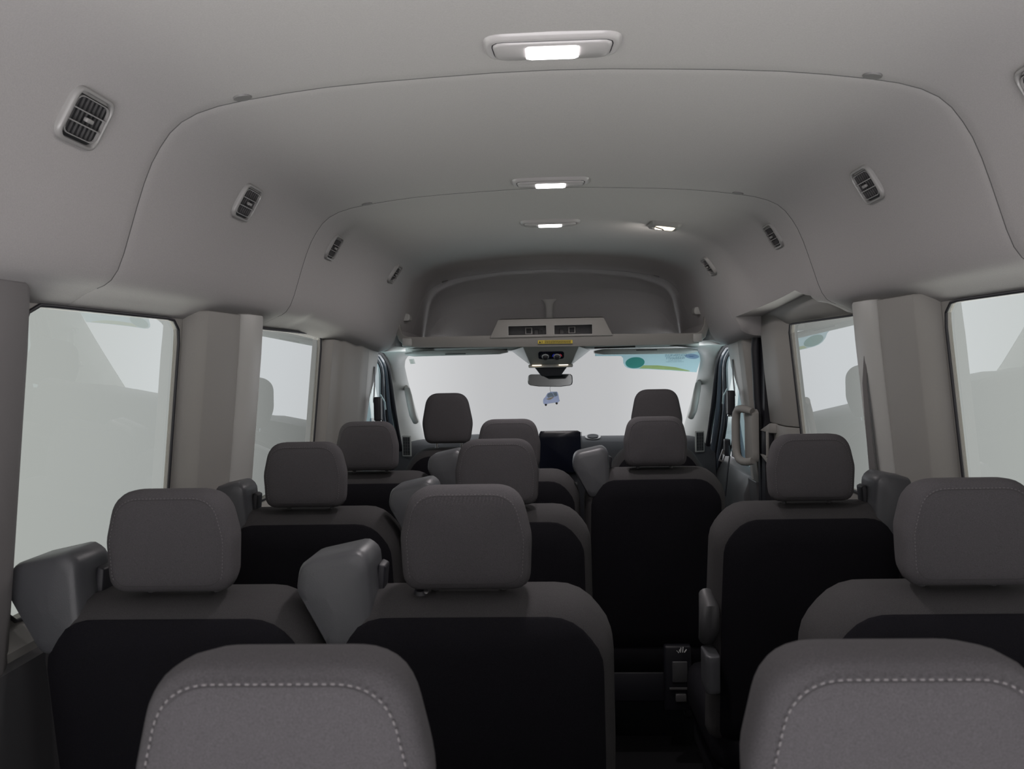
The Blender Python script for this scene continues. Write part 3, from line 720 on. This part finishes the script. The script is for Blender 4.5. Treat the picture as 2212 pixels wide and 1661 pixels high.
b = empty('seat_belt', (.80, 2.20, .80)); tag(b, 'grey seat belt webbing hanging down the pillar between the two right windows', 'seat belt')
Mi = Matrix.Translation((-.80, -2.20, -.80))
rr = []
for z, w_, o_ in ((1.37, .004, .066), (1.30, .018, .075), (1.20, .026, .078), (1.05, .034, .081), (.80, .036, .084)):
    rr.append([wallpt(1, o_, 2.205 - w_ / 2, z), wallpt(1, o_ + .004, 2.205 + w_ / 2, z), wallpt(1, o_ + .002, 2.205 + w_ / 2, z), wallpt(1, o_ - .002, 2.205 - w_ / 2, z)])
MB().loft(rr).build('webbing', WEB, b, M=Mi)

# ------------------------------------------------------------------ windscreen sticker and service label
st = empty('windscreen_sticker', (.55, 4.32, 1.35)); tag(st, 'pale blue warranty sticker seen from behind at the windscreen top right', 'sticker')
Mi = Matrix.Translation((-.55, -4.32, -1.35))
def wp(x, z, d): return (x, wsY(z) - d, z)
ol = [(.222, 1.402), (.222, 1.388), (.355, 1.386), (.366, 1.375), (.370, 1.350), (.380, 1.333), (.395, 1.323), (.420, 1.318), (.50, 1.315), (.62, 1.306), (.757, 1.293), (.763, 1.36), (.745, 1.400)]
MB().add([wp(x, z, .004) for x, z in ol] + [wp(x, z, .003) for x, z in ol], [tuple(range(len(ol))), tuple(reversed(range(len(ol), 2 * len(ol))))]).build('paper', PAPER, st, M=Mi, smooth=0)
c = [(.43 + .049 * math.cos(a), 1.350 + .029 * math.sin(a)) for a in [2 * PI * k / 40 for k in range(40)]]
MB().add([wp(x, z, .0055) for x, z in c], [tuple(range(40))]).build('green_disc', PGREEN, st, M=Mi, smooth=0)
q = [(.475, 1.3355), (.55, 1.334), (.64, 1.323), (.72, 1.3025), (.72, 1.299), (.62, 1.3085), (.50, 1.318), (.455, 1.3195)]
MB().add([wp(x, z, .0052) for x, z in q], [tuple(range(len(q)))]).build('yellow_band', PYEL, st, M=Mi, smooth=0)
q = [(.24, 1.3995), (.24, 1.396), (.43, 1.3985), (.43, 1.4025)]
MB().add([wp(x, z, .0052) for x, z in q], [tuple(range(len(q)))]).build('header_rule', PGREEN, st, M=Mi, smooth=0)
c = [(.715 + .036 * math.cos(a), 1.377 + .0125 * math.sin(a) - .10 * .036 * math.cos(a)) for a in [2 * PI * k / 32 for k in range(32)]]
MB().add([wp(x, z, .0055) for x, z in c], [tuple(range(32))]).build('oval_badge', POVAL, st, M=Mi, smooth=0)
MB().add([wp(x, z, .0065) for x, z in ((.700, 1.3795), (.722, 1.3775), (.722, 1.3745), (.700, 1.3765))], [(0, 1, 2, 3)]).build('badge_print', PBLUE, st, M=Mi, smooth=0)
def text(body, size, pos, m, parent, Mi_, rot, name='lettering', align='CENTER'):
    cu = bpy.data.curves.new(name, 'FONT'); cu.body = body; cu.size = size; cu.align_x = align; cu.extrude = 0
    o = bpy.data.objects.new(name, cu); COL.objects.link(o)
    dg = bpy.context.evaluated_depsgraph_get(); me = bpy.data.meshes.new_from_object(o.evaluated_get(dg))
    bpy.data.objects.remove(o); me.name = name
    T = Mi_ @ Matrix.Translation(pos) @ rot
    me.transform(T); me.materials.clear(); me.materials.append(m)
    o = bpy.data.objects.new(name, me); COL.objects.link(o); o.parent = parent
    return o
lean = math.atan2(1.383, 1)       # windscreen lean from vertical
rot = Matrix.Rotation(PI, 4, 'Z') @ Matrix.Rotation(PI / 2 - lean, 4, 'X')
fx = Matrix.Scale(1.72, 4, (0, 1, 0))     # letters stretched along the slope, as they are printed
for body, size, x, z, m_ in (('GOLDEN RULE', .0165, .632, 1.3785, INKB), ('WARRANTY', .0175, .632, 1.3635, INKB), ('EXCEPTIONAL MEDICAL', .0062, .632, 1.3565, INKB), ('EXTENDED SERVICE CONTRACT', .0062, .632, 1.349, INKB)):
    text(body, size, wp(x, z, .0065), m_, st, Mi, rot @ fx)
sv = empty('service_label', (-.72, 4.30, 1.37)); tag(sv, 'tiny clear service label at the windscreen top left corner', 'sticker')
Mi = Matrix.Translation((.72, -4.30, -1.37))
MB().add([wp(x, z, .003) for x, z in ((-.732, 1.392), (-.705, 1.394), (-.703, 1.368), (-.730, 1.366))], [(0, 1, 2, 3)]).build('label_film', CLR, sv, M=Mi, smooth=0)
m = MB()
for k in range(4):
    z = 1.388 - k * .0055; m.add([wp(x, zz, .005) for x, zz in ((-.727, z), (-.712 + .002 * (k % 2), z), (-.712 + .002 * (k % 2), z - .002), (-.727, z - .002))], [(0, 1, 2, 3)])
m.build('label_print', CLRP, sv, M=Mi, smooth=0)

# ------------------------------------------------------------------ seats
def pillow(out, prof, rear_cap=True, front_cap=True):
    """out: list of (x,z); prof: list of (y, inset)"""
    hx = max(abs(p[0]) for p in out); zs = [p[1] for p in out]; cz = (max(zs) + min(zs)) / 2; hz = (max(zs) - min(zs)) / 2
    rings = []
    for y_, i in prof:
        ix, iz = i if isinstance(i, tuple) else (i, i)
        rings.append([(x * (1 - ix / hx), y_, cz + (z - cz) * (1 - iz / hz)) for x, z in out])
    return rings
def capped(m, rings, lean_=0, dome=.008, first=True, last=True):
    def cap(r, sgn):
        cy = sum(p[1] for p in r) / len(r); cx = (max(p[0] for p in r) + min(p[0] for p in r)) / 2; cz = sum(p[2] for p in r) / len(r); extra = []
        for k, d in ((.8, .35), (.5, .75), (.2, .97)):
            extra.append([(cx + (p[0] - cx) * k, p[1] + sgn * dome * d, cz + (p[2] - cz) * k) for p in r])
        return extra
    allr = list(rings)
    if first: allr = list(reversed(cap(rings[0], -1))) + allr
    if last: allr = allr + cap(rings[-1], 1)
    m.loft(allr, caps=False)
    n = len(rings[0])
    if first: m.add(allr[0], [tuple(reversed(range(n)))])
    if last: m.add(allr[-1], [tuple(range(n))])
    return m
LEAN = .16
def leanm(z0):      # shear backwards with height about z0
    return Matrix(((1, 0, 0, 0), (0, 1, -LEAN, LEAN * z0), (0, 0, 1, 0), (0, 0, 0, 1)))

HR_REAR = rpoly([(-.086, .083), (.086, .083), (.1040, .004), (.1, -.081), (-.1, -.081), (-.1040, .004)], [.056, .056, .06, .03, .03, .06], 8)
HR_FRONT = rpoly([(-.086, .112), (.086, .112), (.112, -.02), (.098, -.108), (-.098, -.108), (-.112, -.02)], [.062, .062, .12, .035, .035, .12], 8)
BK_REAR = rpoly([(-.180, 1.009), (.180, 1.009), (.232, .94), (.235, .75), (.232, .36), (-.232, .36), (-.235, .75), (-.232, .94)], [.10, .10, .085, .3, .03, .03, .3, .085], 8)
BK_FRONT = rpoly([(-.14, .995), (.14, .995), (.225, .86), (.245, .70), (.24, .40), (-.24, .40), (-.245, .70), (-.225, .86)], [.12, .12, .14, .3, .03, .03, .3, .14], 8)

near = True
def make_seat(front=False, guide=0, arm=0):
    e = empty('passenger_seat' if not front else 'front_seat')
    hr = dist_out(HR_FRONT if front else HR_REAR, 72); bk = dist_out(BK_FRONT if front else BK_REAR, 96)
    zc = 1.127 if front else 1.101; zb = 1.0
    # backrest: side gusset and front, plus rear panel coloured darker for shade
    prof = [(.004, (.021, .032)), (.009, (.015, .025)), (.018, (.009, .016)), (.035, (.002, .005)), (.06, .0), (.10, .0), (.125, .010), (.14, .035)]
    r = pillow(bk, prof)
    m = MB(); capped(m, r, first=False, last=True, dome=.01); m.build('backrest', SEATG, e, M=leanm(zb), smooth=180)
    r = pillow(bk, [(.0, (.023, .034)), (.004, (.0195, .0305))])
    m = MB(); capped(m, r, first=True, last=False, dome=.012); m.build('back_panel', BACK, e, M=leanm(zb), smooth=180)
    # headrest
    prof = [(-.001, .0150), (.002, .0105), (.006, .0055), (.012, .0015), (.020, .0), (.036, .0008), (.060, .006), (.084, .015), (.098, .030)]
    r = [[(x, y_, z + zc) for x, y_, z in ring] for ring in pillow(hr, prof)]
    m = MB(); capped(m, r, dome=.006); h = m.build('headrest', SEAT, e, smooth=180)
    # stitched seam on the rear face
    r = [(x, -.0002, z + zc) for x, z in [(q[0] * (1 - .0128 / .103), q[1] * (1 - .0122 / .085 if not front else 1 - .0155 / .11)) for q in dist_out(HR_FRONT if front else HR_REAR, 400)]]
    L_ = sum((Vector(r[i]) - Vector(r[i - 1])).length for i in range(400)); step = L_ / 400
    k = max(2, int(.0048 / step)); gap = max(1, int(.0028 / step)); m = MB(); i = 0
    while i + k < 400:
        if r[i][2] > zc - .058: m.tube([(p[0], p[1] - .0010, p[2]) for p in r[i:i + k]], .0007, 5)
        i += k + gap
    m.build('stitching', THREAD if near else FAINT, h)
    MB().tube([(x * 1.0, y_ + .0002, z) for x, y_, z in [(q[0] * .974, q[1], zc + (q[2] - zc) * .970) for q in r]], [.0008] * 400, 5, close=True).build('seam', SEATD, h)
    for s in (-1, 1):
        MB().tube([(s * .055, .060, .985), (s * .055, .060, zc - .07)], .006, 10).build('headrest_post', CHROME if front else CHAR, e)
        MB().disc((s * .055, .060, .995 if not front else .985), (0, 0, 1), .012, .012, 14, .009).build('post_collar', CHAR, e)
    # cushion, base, legs
    m = MB(); ro = dist_out(rpoly([(-.23, .30), (.23, .30), (.23, .44), (-.23, .44)], .05, 6), 48)
    m.loft([[(x * k, y_, .37 + (z - .37) * k) for x, z in ro] for y_, k in ((.10, .9), (.13, 1), (.45, 1.02), (.53, .98), (.57, .8))]); m.build('cushion', BACK, e, smooth=180)  # cushion cloth darkened to hold the shade low down
    MB().box(-.21, .21, .10, .52, .20, .31).build('seat_frame', RUB, e, bevel=.01)
    for x in (-.17, .17):
        m = MB(); m.box(x - .02, x + .02, .12, .16, 0, .22); m.build('leg', CHAR, e, bevel=.004)
        m = MB(); m.box(x - .02, x + .02, .44, .48, 0, .22); m.build('leg', CHAR, e, bevel=.004)
    if guide:
        g_ = guide
        o2 = rpoly([(-.262, 1.022), (-.255, 1.066), (-.160, 1.086), (-.142, 1.070), (-.135, .93), (-.205, .915)], [.03, .03, .016, .02, .02, .02], 6)
        o2 = dist_out(o2, 56)
        cx_, cz_ = -.2, 1.0
        m = MB(); rr = []
        for y_, k in ((.012, .90), (.016, .955), (.026, 1.0), (.100, 1.0), (.110, .95)):
            rr.append([((cx_ - .012 + (x - cx_) * k + max(0, y_) * .02) * -g_, y_, cz_ + (z - cz_) * k + .015 * (y_ > .0) * 0) for x, z in o2])
        capped(m, rr, dome=.004); gq = m.build('belt_guide', GUIDE, e, smooth=50)
        m = MB(); m.loft([[(-g_ * (x_ - .012), y_, z_) for x_, y_, z_ in ((-.150, .065, .99), (-.135, .065, .96), (-.135, .105, .96), (-.150, .105, .99))], [(-g_ * x_, y_, z_) for x_, y_, z_ in ((-.150, .065, 1.05), (-.138, .067, 1.045), (-.138, .103, 1.045), (-.150, .105, 1.05))]])
        m.build('belt_slot', RUB, gq, bevel=.003)
    if arm:
        x = arm * .245
        m = MB(); m.tube([(x, .09, .66), (x, .05, .70), (x, .045, .75), (x, .09, .775)], [.020, .026, .026, .018], 12); m.build('armrest', CHAR, e, smooth=60)
        m = MB(); m.loft([[(x + p[0], .04 + .3 * (z - .6) * 0 + p[1], z) for p in dist_out(rrect(.018, .045, .012), 16)] for z in (.55, .57, .62, .645)]); m.build('side_cover', GUIDE, e, bevel=.004)
    index_kids()
    return e
def bracket_under(e):
    # rear latch hardware hanging under the backrest
    MB().box(.02, .11, .03, .06, .20, .42).build('latch_housing', RUB, e, bevel=.008)
    MB().box(.045, .095, .022, .030, .30, .37).build('latch_plate', CHAR, e, bevel=.003)
    MB().box(.035, .115, .018, .026, .278, .283).build('latch_bar', VFIN, e)
    MB().box(.055, .09, .020, .065, .235, .262).build('latch_window', VFIN, e, bevel=.003)
    m = MB(); m.tube([(.060, .020, .408), (.066, .020, .400), (.070, .020, .412)], .0012, 5); m.tube([(.072, .020, .402), (.074, .020, .418)], .0018, 5); m.tube([(.079, .020, .402), (.081, .020, .420)], .0018, 5); m.tube([(.085, .020, .402), (.092, .020, .412)], .0018, 5)
    m.build('hand_symbol', WHITE, e)

G = 'passenger seats in rows'
protos = {}
def seat(x, yy, label, guide=0, arm=0, dz=0, rz=0, latch=False):
    key = (guide, arm)
    if key not in protos:
        o = make_seat(False, guide, arm); protos[key] = o
    else: o = copy_tree(protos[key])
    o.location = (x, yy - .018, dz); o.rotation_euler = (0, 0, rz); tag(o, label, 'seat', G)
    index_kids()
    return o
seat(-.203, .560, 'nearest dark cloth seat left of centre, only its headrest top in view', dz=-.005)
seat(.216, .562, 'nearest dark cloth seat at the right, headrest filling the bottom right corner', dz=-.004)
for o in list(bpy.data.objects):
    if o.parent is not None and o.parent.name.startswith('passenger_seat') and o.name.split('.')[0] in ('backrest', 'back_panel', 'cushion', 'seat_frame'): o.scale.x = .86
index_kids(); protos.clear(); near = False      # same thread in further rows, coloured dimmer for less light
seat(-.622, 1.297, 'dark cloth window seat of the second row, belt tower against the leftmost window', guide=-1)
seat(-.150, 1.297, 'dark cloth seat in the middle of the second row, big black back facing the camera', guide=-1)
seat(.624, 1.297, 'second row seat cut off by the right photo edge behind the nearest headrest')
seat(-.629, 2.052, 'dark cloth window seat beside the pillar between the two left windows', guide=-1)
seat(-.148, 2.052, 'dark cloth seat half hidden behind the middle headrest of the second row', guide=-1)
seat(.619, 2.052, 'dark cloth seat in front of the sliding door window, belt tower on its right', guide=1, arm=-1)
seat(-.621, 2.734, 'small far dark seat left, its headrest against the left B pillar', guide=-1)
seat(-.150, 2.734, 'dark cloth seat just left of the dashboard screen', guide=-1)
ds = seat(.330, 2.742, 'dark cloth seat right of the dashboard screen with a full black back over the aisle', guide=-1)
bracket_under(ds)
fs = make_seat(True)
fs.location = (-.461, 3.60, 0); fs['group'] = 'front seats'; tag(fs, 'left front seat, tall headrest against the windscreen, behind the steering wheel', 'seat')
index_kids()
f2 = copy_tree(fs); f2.location = (.448, 3.60, 0); f2['group'] = 'front seats'; tag(f2, 'right front seat, tall headrest rising behind a nearer headrest', 'seat')

# small clip on the middle seat of the second row
cl = empty('belt_clip', (-.225, 1.30, 1.012)); tag(cl, 'tiny shiny black clip under the left edge of the middle headrest', 'clip')
MB().disc((0, .01, .0), (0, -.3, 1), .012, .006, 16, .009).build('clip_body', RUB, cl)
MB().disc((.010, .002, .003), (0, -1, .6), .004, .003, 10).build('clip_stud', CHROME, cl)

# ------------------------------------------------------------------ ceiling fittings
def make_dome():
    e = empty('ceiling_lamp')
    o = dist_out(rpoly([(-.106, -.046), (.106, -.046), (.106, .046), (-.106, .046)], .030, 8), 56)
    MB().loft([[(x * k, y_ * k2, z) for x, y_ in o] for z, k, k2 in ((.004, 1.03, 1.04), (-.001, 1.0, 1.0), (-.005, .965, .93), (-.006, .93, .86))]).build('bezel', VENT if False else LENSOFF, e, smooth=60)
    o2 = dist_out(rpoly([(-.094, -.034), (.094, -.034), (.090, .034), (-.090, .034)], .018, 8), 48)
    MB().loft([[(x * k, y_ * k, z) for x, y_ in o2] for z, k in ((-.003, 1.012), (-.0065, 1.012))]).build('shadow_gap', RUB, e)
    MB().loft([[(x * k, y_ * k, z) for x, y_ in o2] for z, k in ((-.004, 1.0), (-.009, .985), (-.0105, .93))]).build('cover', LENSOFF, e, smooth=60)
    MB().loft([[(x * k, y_ * k, z) for x, y_ in dist_out(rrect(.041, .024, .005), 32)] for z, k in ((-.009, 1), (-.0125, 1), (-.0135, .95))]).build('lens', LAMP, e, smooth=40)
    index_kids()
    return e
d0 = make_dome()
for i, (Y, lb) in enumerate(((1.316, 'lit ceiling lamp nearest the camera'), (2.319, 'lit ceiling lamp in the middle, just behind a headliner seam'), (2.985, 'farthest lit ceiling lamp of the centre line'))):
    o = d0 if i == 0 else copy_tree(d0); o.location = (0, Y, ceil_z(Y, 0) - .003); tag(o, lb, 'lamp', 'ceiling lamps along the centre line')
    ld = bpy.data.lights.new('lamp_light', 'AREA'); ld.shape = 'RECTANGLE'; ld.size = .08; ld.size_y = .045; ld.energy = 3.0; ld.color = (1, .93, .93)
    lo_ = bpy.data.objects.new('lamp_light', ld); COL.objects.link(lo_); lo_.parent = o; lo_.location = (0, 0, -.016)
# map lamp
ml_ = empty('map_lamp', (.405, 2.99, ceil_z(2.99, .405) - .002), R(6)); ml_.rotation_euler = (0, R(7), R(4)); tag(ml_, 'small lit square lamp on the ceiling right of the far lamp', 'lamp')
o = dist_out(rrect(.052, .050, .016), 40)
MB().loft([[(x * k, y_ * k, z) for x, y_ in o] for z, k in ((.006, 1.05), (-.006, 1.0), (-.012, .93))]).build('bezel', VENT, ml_, smooth=60)
MB().loft([[(x * k, y_ * k, z) for x, y_ in dist_out(rpoly([(-.036, -.034), (.034, -.034), (.036, .032), (-.030, .032)], .012), 32)] for z, k in ((-.010, 1), (-.0135, .98))]).build('lens', WARM, ml_, smooth=40)
MB().tube([(-.034, -.020, -.0145), (-.005, .006, -.0150), (.004, .030, -.0145)], .0022, 6).build('lens_divider', VDARK, ml_)
ld = bpy.data.lights.new('lamp_light', 'AREA'); ld.shape = 'RECTANGLE'; ld.size = .06; ld.size_y = .06; ld.energy = .7; ld.color = (1, .93, .86)
lo_ = bpy.data.objects.new('lamp_light', ld); COL.objects.link(lo_); lo_.parent = ml_; lo_.location = (-.01, .01, -.024); lo_.rotation_euler = (R(40), 0, R(25))
# trim plugs along the seams
g0 = None
for i, (x, Y, lb) in enumerate(((-.53, 1.42, 'nearest seam on the left'), (.53, 1.42, 'nearest seam on the right'), (-.53, 2.402, 'middle seam on the left'), (.53, 2.402, 'middle seam on the right'), (-.515, 4.085, 'far seam over the cab on the left'), (.515, 4.085, 'far seam over the cab on the right'))):
    sgn = 1 if x > 0 else -1; z = ceil_z(Y, x); sl = (ceil_z(Y, abs(x) + .03) - ceil_z(Y, abs(x) - .03)) / .06
    o = MB().disc((0, 0, .002), (0, 0, -1), .0165, .0045, 28, .015).build('trim_plug', PLUG); o.location = (x, Y, z); o.rotation_euler = (R(3) if Y < 4 else R(12), math.atan(-sl) * sgn, 0)
    tag(o, 'round grey trim plug beside the ' + lb, 'plug', 'headliner trim plugs')

# air vents
def make_vent():
    """local: x along the van, z up the panel, -y towards the cabin"""
    e = empty('air_vent')
    o = dist_out(rrect(.050, .041, .020, 8), 56); oi = dist_out(rrect(.0440, .0355, .016, 8), 56)
    m = MB(); rr = [[(x * k, y_, z * k) for x, z in o] for y_, k in ((.004, 1.05), (-.004, 1.02), (-.0085, 1.0), (-.0097, .96))] + [[(x * k, y_, z * k) for x, z in oi] for y_, k in ((-.0097, 1.02), (-.008, 1.0), (.000, .98))]
    m.loft(rr, caps=False); m.build('bezel', VENT, e, smooth=60)
    MB().loft([[(x, y_, z) for x, z in oi] for y_ in (-.0022, .001)]).build('duct', VDARK, e)
    bar = MB()
    bar.loft([[(x * .95, y_, z * .84) for x, z in oi] for y_ in (-.0080, -.0048)], caps=False)
    bar.loft([[(x * .92, y_, z * .80) for x, z in oi] for y_ in (-.0080, -.0048)], caps=False)
    bar.loft([[(x * k1, -.0080, z * k2) for x, z in oi] for k1, k2 in ((.95, .84), (.92, .80))], caps=False)
    bar.build('louvre_ring', VENT, e, smooth=40)
    for zz in (-.0095, .0095):
        MB().box(-.0405, .0405, -.0095, -.0045, zz - .0009, zz + .0009).build('slat', VENT, e)
    for k in range(7):
        x = -.033 + k * .011
        MB().box(x - .0007, x + .0007, -.0050, -.0022, -.028, .028).build('fin', VFIN, e)
    MB().box(-.009, .009, -.0135, -.007, -.0032, .0032).build('thumb_tab', VENT, e, bevel=.0015)
    index_kids()
    return e
v0 = make_vent(); first = True
VL = {-1: ['left vent nearest the camera, large and steeply foreshortened', 'second left vent, between the two left seams', 'third left vent, just past the second seam', 'farthest left vent, by the cab'],
      1: ['right vent cut off by the right edge of the photo', 'second right vent, alone on its wide panel', 'third right vent, above the sliding door', 'farthest right vent, small and by the cab']}
for s in (-1, 1):
    for k, (Y, z) in enumerate(((1.208, 1.748), (1.868, 1.748), (2.634, 1.748), (3.40, 1.74))):
        o = v0 if first else copy_tree(v0); first = False
        p, tu, n = surf(Y, s, z)
        n = n.normalized(); tu = tu.normalized(); ax = tu.cross(n) * -1     # x axis
        yv = -n; zv = tu; xv = yv.cross(zv)
        o.matrix_world = Matrix(((xv.x, yv.x, zv.x, p.x), (xv.y, yv.y, zv.y, p.y), (xv.z, yv.z, zv.z, p.z), (0, 0, 0, 1)))
        tag(o, 'grey louvred air vent: ' + VL[s][k], 'vent', 'louvred vents along the headliner sides')

for o in bpy.data.objects:
    if o.type == 'EMPTY' and o.parent is None and 'kind' not in o and 'label' not in o: print('UNLABELLED', o.name)
